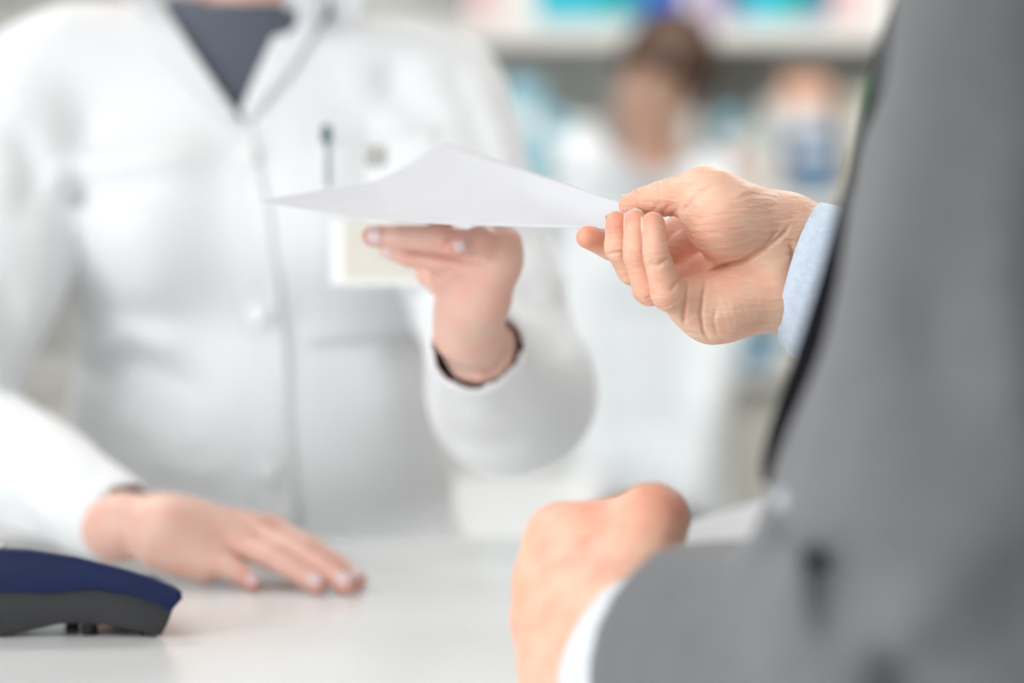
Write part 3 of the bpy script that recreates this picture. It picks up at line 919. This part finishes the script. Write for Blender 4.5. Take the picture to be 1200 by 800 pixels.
lmid = [(mm_, .0108), (L(350, 440, 1.600), .0098), (L(255, 422, 1.612), .0086), (L(190, 402, 1.625), .007)]
lrin = [(mr_, .0105), (L(345, 470, 1.628), .0094), (P(516, 266, 1.604), .0082), (P(520, 236, 1.576), .007)]
lpin = [(mp_, .0095), (L(350, 518, 1.645), .0084), (L(300, 480, 1.662), .0072), (L(280, 430, 1.670), .006)]
lh.fingers = [ltm, lidx, lmid, lrin, lpin]
lh.joints(.0004, .0012)
def lg(pts, dep, wd):
    lh.grooves.append(([tuple(L(x, y, 1.6)[[0, 2]]) for x, y in pts], dep / 1000, wd / 1000, 1.64))
lg([(200, 408), (300, 418), (400, 432), (500, 452)], 2.2, 2.2)
lg([(240, 455), (320, 468), (420, 478), (500, 492)], 2.0, 2.4)

# ---- trunk
cx = -.232; YT = 2.185
hip, wst, cst = V3(cx + .012, YT + .01, .88), V3(cx + .006, YT + .01, 1.09), V3(cx, YT, 1.29)
sL, sR = V3(-.068, 2.175, 1.374), V3(-.418, 2.175, 1.386)
X = V3(1, 0, 0)
hw_c = V3(cx - .005, 2.15, 1.625)
wf_, whair, weyes = head_sdf(hw_c, (.12, -1, -.2), (0, 0, 1), .96)
def torso(p, g=0.0):
    d = cone(p, hip - V3(0, 0, .1), hip, .115 + g, .118 + g, X, 1.36)
    d = smin(d, cone(p, hip, wst, .118 + g, .102 + g, X, 1.34), .05)
    d = smin(d, cone(p, wst, cst, .102 + g, .108 + g, X, 1.36), .05)
    d = smin(d, cone(p, sL + V3(-.03, 0, .012), sR + V3(.03, 0, .012), .05 + g, .05 + g), .06)
    for s_ in (-1, 1):
        d = smin(d, ball(p, (cx + .068 * s_, YT - .085, 1.265), .056 + g), .05)
    return d
def woman_body(p):
    d = torso(p, -.012)
    for a, b, ra, rb in ((sL, elL, .042, .034), (elL, lw, .034, .024), (sR, elR, .042, .034), (elR, rw, .034, .024)):
        d = smin(d, cone(p, a, b, ra, rb), .02)
    d = smin(d, cone(p, V3(cx, YT + .0, 1.40), hw_c + V3(0, .02, -.1), .058, .05), .035)
    return d
def wcut(p):
    f32 = np.float32
    return np.maximum(np.maximum(.045 - np.linalg.norm(p - lw.astype(f32), axis=1), .045 - np.linalg.norm(p - rw.astype(f32), axis=1)), p[:, 2] - 1.5)
parts = [isosurface(lambda p: np.maximum(woman_body(p), wcut(p)), (-.56, 1.58, .70), (.10, 2.40, 1.56), .009),
         isosurface(lambda p: np.maximum(wf_(p), 1.485 - p[:, 2]), hw_c - .17, hw_c + .17, .005)]
for hnd in (rh, lh):
    v_, f_ = isosurface(hnd.sdf, *hnd.bounds(), .0013); parts.append((relax(v_, f_, 2), f_))
bv, bf = merge(parts)
wb = mesh_np('body', bv, bf, M['skin_woman'], woman)
set_flush_shade(wb, rh.flush + lh.flush + [(rm, .02, .35), (rr, .016, .35), (ri, .016, .35), (L(470, 470, 1.58), .02, .5)])
v_, f_ = isosurface(whair, hw_c - .17, hw_c + .17, .006)
mesh_np('hair', relax(v_, f_, 1), f_, M['hair'], woman)
weyes(wb)
up = V3(0, -.25, 1)
for ch in rh.fingers[:4]:
    nail(ch[-1][0], ch[-1][0] - ch[-2][0], V3(.25, -.75, 1) if ch is not rh.fingers[0] else V3(.2, -.6, 1), ch[-1][1], .0115, M['nail'], wb, 52)
nail(ltm[-1][0] - V3(-.0035, 0, 0), ltm[-1][0] - ltm[-2][0], V3(-.1, -1, .3), ltm[-1][1] * 1.07, .0075, M['nail'], wb, 40)
for ch, dv in ((lidx, V3(-.1, -1, .05)), (lmid, V3(0, -1, -.5))):
    nail(ch[-1][0] - unit(ch[-1][0] - ch[-2][0]) * .0035, ch[-1][0] - ch[-2][0], dv, ch[-1][1] * 1.06, .0095, M['nail'], wb, 46)

# ---- t-shirt
def tee(p): return smin(torso(p, 0.0), cone(p, V3(cx, YT - .005, 1.36), V3(cx, YT - .012, 1.50), .075, .064, X, 1.1), .04)
def tee_cut(p):
    f32 = np.float32
    q = p - V3(cx, YT - .055, 1.518).astype(f32)
    c = .108 - np.sqrt((q[:, 0] / 1.0) ** 2 + (q[:, 2] / .56) ** 2)
    c = np.minimum(c, .3)
    return np.maximum(np.maximum(c, .80 - p[:, 2]), np.maximum(p[:, 0] - (cx + .17), (cx - .17) - p[:, 0]))
garment('t_shirt', tee, tee_cut, (-.50, 1.98, .76), (.04, 2.40, 1.52), .006, M['tee'], woman, .002)

# ---- lab coat
cufL, dirL = P(554, 403, 1.665), unit(lw - elL)
cufRt = P(146, 613, 1.806); dirR = unit(rw - elR)
wfolds = folds_px([
    ([(45, 215), (90, 190), (180, 190), (280, 180)], .010, .012, 1.9, 2.15), ([(50, 245), (120, 225), (200, 215)], -.008, .010, 1.9, 2.15),
    ([(60, 215), (70, 300), (90, 400)], .006, .018, 1.9, 2.2), ([(60, 440), (150, 425), (260, 470)], -.010, .013, 1.9, 2.2),
    ([(70, 415), (140, 395), (230, 415)], .009, .014, 1.9, 2.2), ([(110, 480), (200, 520), (255, 515)], .006, .014, 1.9, 2.2), ([(150, 530), (230, 555), (270, 545)], .006, .010, 1.9, 2.2),
    ([(160, 240), (180, 300), (170, 370)], .005, .025, 1.9, 2.2),
    ([(440, 60), (480, 120), (520, 150)], -.007, .016, 1.9, 2.3), ([(395, 40), (450, 150), (490, 200)], .005, .018, 1.9, 2.2), ([(520, 60), (555, 130), (590, 260)], -.008, .012, 1.9, 2.3), ([(545, 70), (580, 160), (610, 280)], .006, .014, 1.9, 2.3),
    ([(470, 380), (510, 470), (545, 560)], -.010, .015, 1.9, 2.2), ([(395, 340), (440, 420), (480, 520)], .004, .025, 1.9, 2.2),
    ([(10, 140), (40, 200), (40, 260)], -.008, .012, 1.9, 2.3), ([(15, 310), (35, 400), (45, 480)], -.006, .012, 1.9, 2.3)], 2.06)
afolds = folds_px([([(655, 400), (660, 440), (640, 490)], .004, .012, 1.7, 1.95), ([(540, 470), (600, 480), (650, 440)], .004, .014, 1.6, 1.9), ([(520, 500), (570, 515), (620, 500)], -.004, .010, 1.6, 1.9),
                   ([(600, 330), (640, 370), (668, 420)], -.005, .012, 1.6, 2.0), ([(600, 300), (640, 320), (668, 350)], .005, .012, 1.7, 2.1), ([(588, 360), (620, 400), (640, 450)], .004, .010, 1.6, 1.95),
                   ([(0, 500), (50, 530), (90, 570)], -.006, .010, 1.7, 2.0), ([(0, 545), (40, 560), (90, 620)], .006, .010, 1.7, 2.0), ([(20, 500), (70, 530), (120, 560)], .005, .010, 1.7, 2.0), ([(-20, 590), (40, 605), (80, 640)], -.005, .010, 1.7, 2.0)], 1.85)
def coat(p):
    d = torso(p, .016)
    d = smin(d, cone(p, hip - V3(0, 0, .45), hip, .158, .138, X, 1.36), .05)
    a = smin(cone(p, sL, elL, .066, .060), cone(p, elL, cufL + dirL * .03, .062, .0300), .02)
    d = smin(d, a, .012)
    b = smin(cone(p, sR, elR, .066, .062), cone(p, elR, cufRt + dirR * .03, .060, .0305), .02)
    d = smin(d, b, .012)
    d = apply_folds(apply_folds(d, p, wfolds), p, afolds)
    return d + cloth_noise(p, .0012)
apx = P(281, 140, 2.05)
def coat_cut(p):
    f32 = np.float32
    q = p - cufL.astype(f32)
    c = np.minimum(q @ dirL.astype(f32), .10 - np.sqrt((q * q).sum(1)))
    q = p - cufRt.astype(f32)
    c = np.maximum(c, np.minimum(q @ dirR.astype(f32), .10 - np.sqrt((q * q).sum(1))))
    q = p - apx.astype(f32)
    sl, sr = unit(V3(140, 0, 104)), unit(V3(-140, 0, 54))           # the two edges of the V
    vv = np.minimum(np.minimum(q @ sl.astype(f32), q @ sr.astype(f32)), 2.2 - p[:, 1])
    c = np.maximum(c, vv)
    nk = np.sqrt((p[:, 0] - cx) ** 2 + (p[:, 1] - YT) ** 2)
    c = np.maximum(c, np.minimum(.072 - nk, p[:, 2] - 1.36))
    return np.maximum(c, .5 - p[:, 2])
lc = garment('lab_coat', coat, coat_cut, (-.60, 1.60, .46), (.12, 2.48, 1.50), .0055, M['coat'], woman, .003, 2)
q4 = lambda *a: list(a)
patch('lapel', coat, ([(336, -40), (322, 20), (300, 75), (279, 132)], [(392, -40), (374, 8), (345, 68), (290, 140)]), M['coat'], lc, .007, .004)
patch('lapel', coat, ([(120, -40), (150, 10), (200, 75), (262, 135)], [(150, -40), (184, 8), (232, 75), (281, 146)]), M['coat'], lc, .009, .004)
patch('collar', coat, ([(388, -50), (384, -10), (386, 18)], [(450, -50), (430, -10), (412, 20)]), M['coat'], lc, .012, .005, 8, 8)
patch('placket', coat, ([(266, 142), (276, 260), (284, 420), (296, 640)], [(296, 150), (322, 260), (336, 420), (348, 640)]), M['coat'], lc, .004, .004, 10, 40)
patch('chest_pocket', coat, q4((372, 168), (512, 150), (520, 396), (362, 402)), M['coat'], lc, .0038, .003, 20, 26)
patch('hip_pocket', coat, q4((392, 640), (560, 640), (560, 760), (392, 760)), M['coat'], lc, .006, .004, 12, 12)
for px, py in ((290, 184), (302, 368), (313, 550)):
    q = P(px, py, 2.055); y = float(front_y(coat, [q[0]], [q[2]], 1.85, 2.3, 300)[0]) - .0095
    b_ = lathe('button', [(.002, -.001), (.0082, 0), (.0092, .0015), (.0085, .003), (.006, .0022), (.001, .0022)], (q[0], y, q[2]), (0, -1, .05), M['button'], lc, 24)
    for a in range(4):
        lathe('button_hole', [(.0009, 0), (.0009, .0004), (.0003, .0005)], (q[0] + .0022 * math.cos(a * math.pi / 2 + .78), y - .0022, q[2] + .0022 * math.sin(a * math.pi / 2 + .78)), (0, -1, .05), M['metal'], lc, 8)
legs(woman, V3(cx + .01, 2.2, .84), (cx - .08, 2.2), (cx + .10, 2.2), .075)
shoe(woman, cx - .08, 2.2, (0, -1)); shoe(woman, cx + .10, 2.2, (0, -1))

# ---- name badge and pen at the chest pocket
q = P(446, 295, 2.0); gp = [P(x_, y_, 2.04) for x_ in (388, 420, 446, 475, 502) for y_ in (180, 220, 258, 280, 300, 318, 334)]
yb = float(front_y(coat, [g_[0] for g_ in gp], [g_[2] for g_ in gp], 1.85, 2.3, 300).min()) - .0085
sc_ = yb / F
def B(px, py, dy=0.0): return V3((px - 600) * sc_, yb + dy, ZC + (HOR - py) * sc_)
bd = empty('name_badge', B(446, 335), 'blank name badge in a clear sleeve hanging from the chest pocket', 'badge')
c0 = (B(388, 258) + B(502, 334)) / 2; sz = B(502, 258) - B(388, 334)
box('plastic_sleeve', c0, (sz[0], .0016, sz[2]), M['badge_edge'], bd, bev=.0006)
box('card', c0 + V3(.004, -.0011, .002), (sz[0] * .84, .0008, sz[2] * .90), M['badge'], bd)
box('strap', (B(432, 190) + B(446, 258)) / 2 + V3(0, .002, 0), (.012, .0016, (B(0, 190) - B(0, 262))[2]), M['badge_edge'], bd)
box('clip', B(440, 182) + V3(0, .0, 0), (.018, .006, .016), M['metal'], bd, bev=.002)
pn = empty('pen', B(383, 250), 'dark teal pen clipped in the chest pocket', 'pen')
tube('barrel', [B(385, 245, .002), B(383, 150, -.002)], .0036, M['badge_edge'], pn, 12)
tube('cap', [B(383, 168, -.002), B(383, 160, -.002), B(383, 150, -.002), B(383, 146, -.002)], [.0042, .0044, .0042, .002], M['pen'], pn, 12)
box('pen_clip', B(384, 185, -.0075), (.0026, .0014, .046), M['pen'], pn, bev=.0005)
# ================================================================ the man working in the background
DF = 4.95
far = empty('person', (xcol(770, DF), DF, 0), 'brown-haired man in a white coat looking down by the shelves', 'person')
fc_ = P(772, 98, DF - .05)
ff, fhair, feyes = head_sdf(fc_, (-.40, -.80, -.62), (.38, -.45, 1), 1.04)
fx = xcol(762, DF)
fs1, fs2 = P(686, 196, DF), P(826, 222, DF)
fch, fwa, fhi = V3(fx, DF + .03, zrow(300, DF)), V3(fx - .01, DF + .06, zrow(430, DF)), V3(fx - .01, DF + .05, zrow(560, DF))
e1, e2 = P(672, 385, DF - .04), P(842, 385, DF - .02)
w1, w2 = P(690, 590, DF - .12), P(800, 600, DF - .12)
def far_body(p):
    d = cone(p, fhi, fch, .10, .10, X, 1.3)
    d = smin(d, cone(p, fs1, fs2, .05, .05), .05)
    for a, b, ra, rb in ((fs1, e1, .045, .038), (e1, w1, .036, .026), (fs2, e2, .045, .038), (e2, w2, .036, .026)):
        d = smin(d, cone(p, a, b, ra, rb), .02)
    d = smin(d, cone(p, (fs1 + fs2) / 2 + V3(0, .02, 0), fc_ + V3(.0, .03, -.06), .06, .052), .03)
    d = smin(d, ff(p), .02)
    for w_, s_ in ((w1, 1), (w2, -1)):
        for k in range(4):
            o_ = V3((k - 1.5) * .019, -.075, -.012)
            d = smin(d, cone(p, w_ + o_ * .3, w_ + o_ * 1.0, .016, .0105), .01)
            d = smin(d, cone(p, w_ + o_, w_ + o_ + V3(0, -.055 - .01 * (k in (1, 2)), -.03), .0105, .008), .004)
        d = smin(d, cone(p, w_ + V3(s_ * .02, -.03, 0), w_ + V3(s_ * .05, -.075, -.015), .014, .0095), .01)
    return d
v_, f_ = isosurface(far_body, (fx - .32, DF - .55, .72), (fx + .32, DF + .25, 1.75), .0075)
fb = mesh_np('body', relax(v_, f_, 1), f_, M['skin_far'], far)
v_, f_ = isosurface(fhair, fc_ - .18, fc_ + .18, .007)
mesh_np('hair', relax(v_, f_, 1), f_, M['hair'], far)
feyes(fb)
def fcoat(p):
    d = cone(p, fhi - V3(0, 0, .25), fwa, .16, .125, X, 1.22)
    d = smin(d, cone(p, fwa, fch, .125, .125, X, 1.3), .05)
    d = smin(d, cone(p, fs1, fs2, .068, .068), .06)
    for a, b, c in ((fs1, e1, w1), (fs2, e2, w2)):
        d = smin(d, smin(cone(p, a, b, .066, .056), cone(p, b, c, .056, .04), .02), .025)
    return d + cloth_noise(p, .003)
def fcut(p):
    f32 = np.float32
    c = .55 - p[:, 2]
    for e, w_ in ((e1, w1), (e2, w2)):
        q = p - w_.astype(f32); c = np.maximum(c, np.minimum(q @ unit(w_ - e).astype(f32), .12 - np.sqrt((q * q).sum(1))))
    q = p - P(768, 262, DF - .1).astype(f32)
    c = np.maximum(c, np.minimum(np.minimum(q @ unit(V3(1, 0, .55)).astype(f32), q @ unit(V3(-1, 0, .55)).astype(f32)), DF + .02 - p[:, 1]))
    nk = np.sqrt((p[:, 0] - fs1[0] * .5 - fs2[0] * .5) ** 2 + (p[:, 1] - DF - .01) ** 2)
    return np.maximum(c, np.minimum(.075 - nk, p[:, 2] - fs1[2]))
fcg = garment('lab_coat', fcoat, fcut, (fx - .34, DF - .45, .5), (fx + .34, DF + .3, 1.55), .009, M['coat_far'], far, .004)
def shirt2(p):
    return smin(cone(p, fwa, fch, .108, .11, X, 1.3), cone(p, fs1 + V3(.03, 0, 0), fs2 - V3(.03, 0, 0), .055, .055), .05)
v_, f_ = isosurface(lambda p: np.maximum(shirt2(p), p[:, 2] - fs1[2] - .03), (fx - .25, DF - .25, .85), (fx + .25, DF + .25, 1.5), .01)
mesh_np('shirt', relax(v_, f_, 1), f_, M['shirt_white'], far)
legs(far, V3(fx, DF + .09, .72), (fx - .09, DF + .09), (fx + .09, DF + .09), .075)
shoe(far, fx - .09, DF + .05, (0, -1)); shoe(far, fx + .09, DF + .05, (0, -1))

# ================================================================ the sheet of paper
dA, dM, dB, dC = 1.555, 1.51, 1.635, 1.405
low = [(303, 236, dA), (345, 243, 1.545), (400, 251, 1.53), (460, 258.5, dM), (520, 262.5, 1.492), (590, 265, 1.467), (650, 266.5, 1.44), (713, 268, 1.410), (752, 270, 1.398)]
top = [(303, 235.5, dA), (358, 226, 1.575), (405, 218, 1.59), (440, 212, 1.602), (482, 191, 1.618), (524, 168, dB), (610, 197, 1.55), (690, 224, 1.455), (752, 246, 1.405)]
nu, nv = 49, 15
def interp(pl, t):
    pl = np.array(pl); s = np.linspace(0, 1, len(pl)); return np.array([np.interp(t, s, pl[:, k]) for k in range(3)])
v_ = []
for i in range(nu):
    t = i / (nu - 1); a, b = P(*interp(low, t)), P(*interp(top, t))
    for j in range(nv):
        s = j / (nv - 1)
        v_.append(a + (b - a) * s - V3(0, 0, .004 * math.sin(math.pi * s) * math.sin(math.pi * t)))
f_ = np.array([(i * nv + j, (i + 1) * nv + j, (i + 1) * nv + j + 1, i * nv + j + 1) for i in range(nu - 1) for j in range(nv - 1)])
pp = mesh_np('paper_sheet', np.array(v_), f_, M['paper'])
sm = pp.modifiers.new('thickness', 'SOLIDIFY'); sm.thickness = .0004; sm.offset = 0
tag(pp, 'folded white sheet of paper handed from one person to the other', 'paper')

# ================================================================ the card terminal
DT = 1.538
def T(zx, zy, d=DT): return P(zx / 2.667, 540 + zy / 2.667, d)
tm_ = empty('card_terminal', (T(250, 500)[0], DT + .04, CTOP), 'navy and charcoal card payment terminal on the counter', 'card terminal')
def extrude(name, prof, y0, y1, inset, mat, parent, tops, fall=0.0, slant=0.0):
    """closed side profile drawn out across the device, its edges rounded over"""
    n = len(prof); v = []; cen = np.mean(prof, 0)
    ys = [(0, 1.0), (.02, .45), (.07, .12), (.16, 0), (.5, -.04), (.84, 0), (.93, .12), (.98, .45), (1, 1.0)]
    for t, k in ys:
        for q in prof:
            dz = inset * k
            v.append((q[0] + (cen[0] - q[0]) * min(1, dz * 1.2) - slant * t, y0 + (y1 - y0) * t, q[1] - ((dz * .12 + fall * t) if q[1] > tops else -dz * .02)))
    f = []
    for j in range(len(ys) - 1):
        for i in range(n):
            f.append((j * n + i, j * n + (i + 1) % n, (j + 1) * n + (i + 1) % n, (j + 1) * n + i))
    f += [tuple(range(n))[::-1], tuple((len(ys) - 1) * n + i for i in range(n))]
    return mesh_np(name, np.array(v), f, mat, parent)
def TX(lst): return [T(a, b)[[0, 2]] for a, b in lst]
upper = [(-420, 248), (-200, 254), (0, 263), (100, 267), (250, 290), (400, 328), (490, 355), (556, 382), (580, 408), (582, 432), (546, 472), (500, 442), (420, 421), (300, 401), (150, 384), (0, 379), (-200, 379), (-420, 382)]
lower = [(-420, 362), (-200, 360), (0, 360), (150, 364), (300, 380), (420, 400), (500, 424), (548, 462), (532, 505), (510, 546), (478, 548), (440, 532), (400, 528), (330, 515), (240, 508), (180, 512), (120, 526), (60, 538), (0, 548), (-200, 560), (-420, 560)]
up_ = extrude('upper_shell', TX(upper), DT - .004, DT + .072, .05, M['blue_plastic'], tm_, T(0, 400)[2], .016, .03)
lo2 = extrude('lower_shell', TX(lower), DT, DT + .068, .02, M['dark_plastic'], tm_, T(0, 455)[2], .016, .03)
for o in (up_, lo2):
    s_ = o.modifiers.new('edge', 'BEVEL'); s_.width = .0016; s_.segments = 3; s_.limit_method = 'ANGLE'; s_.angle_limit = .6
for zx, zt in ((295, 500), (478, 520)):
    for dy in (.012, .056):
        q = T(zx, 0, DT); q = V3(q[0] - .03 * dy / .07, DT + dy, CTOP)
        lathe('foot', [(.0045, 0), (.0052, .001), (.0052, T(0, zt)[2] - CTOP + .004)], q, (0, 0, 1), M['rubber'], tm_, 16)
box('rear_foot', (T(-330, 0)[0], DT + .034, (CTOP + T(0, 556)[2]) / 2), (.02, .05, max(.002, T(0, 556)[2] - CTOP + .004)), M['rubber'], tm_)
box('screen', (T(-230, 0)[0], DT + .026, T(0, 268)[2] - .0045), (.085, .03, .003), M['screen'], tm_, bev=.001)

# ================================================================ papers further along the counter
ps = empty('paper_stack', (P(880, 620, 1.9)[0], 1.9, CTOP), 'low stack of white papers on the counter behind the jacket', 'paper')
for k in range(6):
    a = math.radians(68 + 3 * math.sin(k * 2.1))
    box('sheet_bundle', (.235 + .003 * math.sin(k * 5), 1.80 + .003 * math.cos(k * 3), CTOP + .0032 + k * .0064), (.297, .21, .006), M['paper'], ps, rz=a)
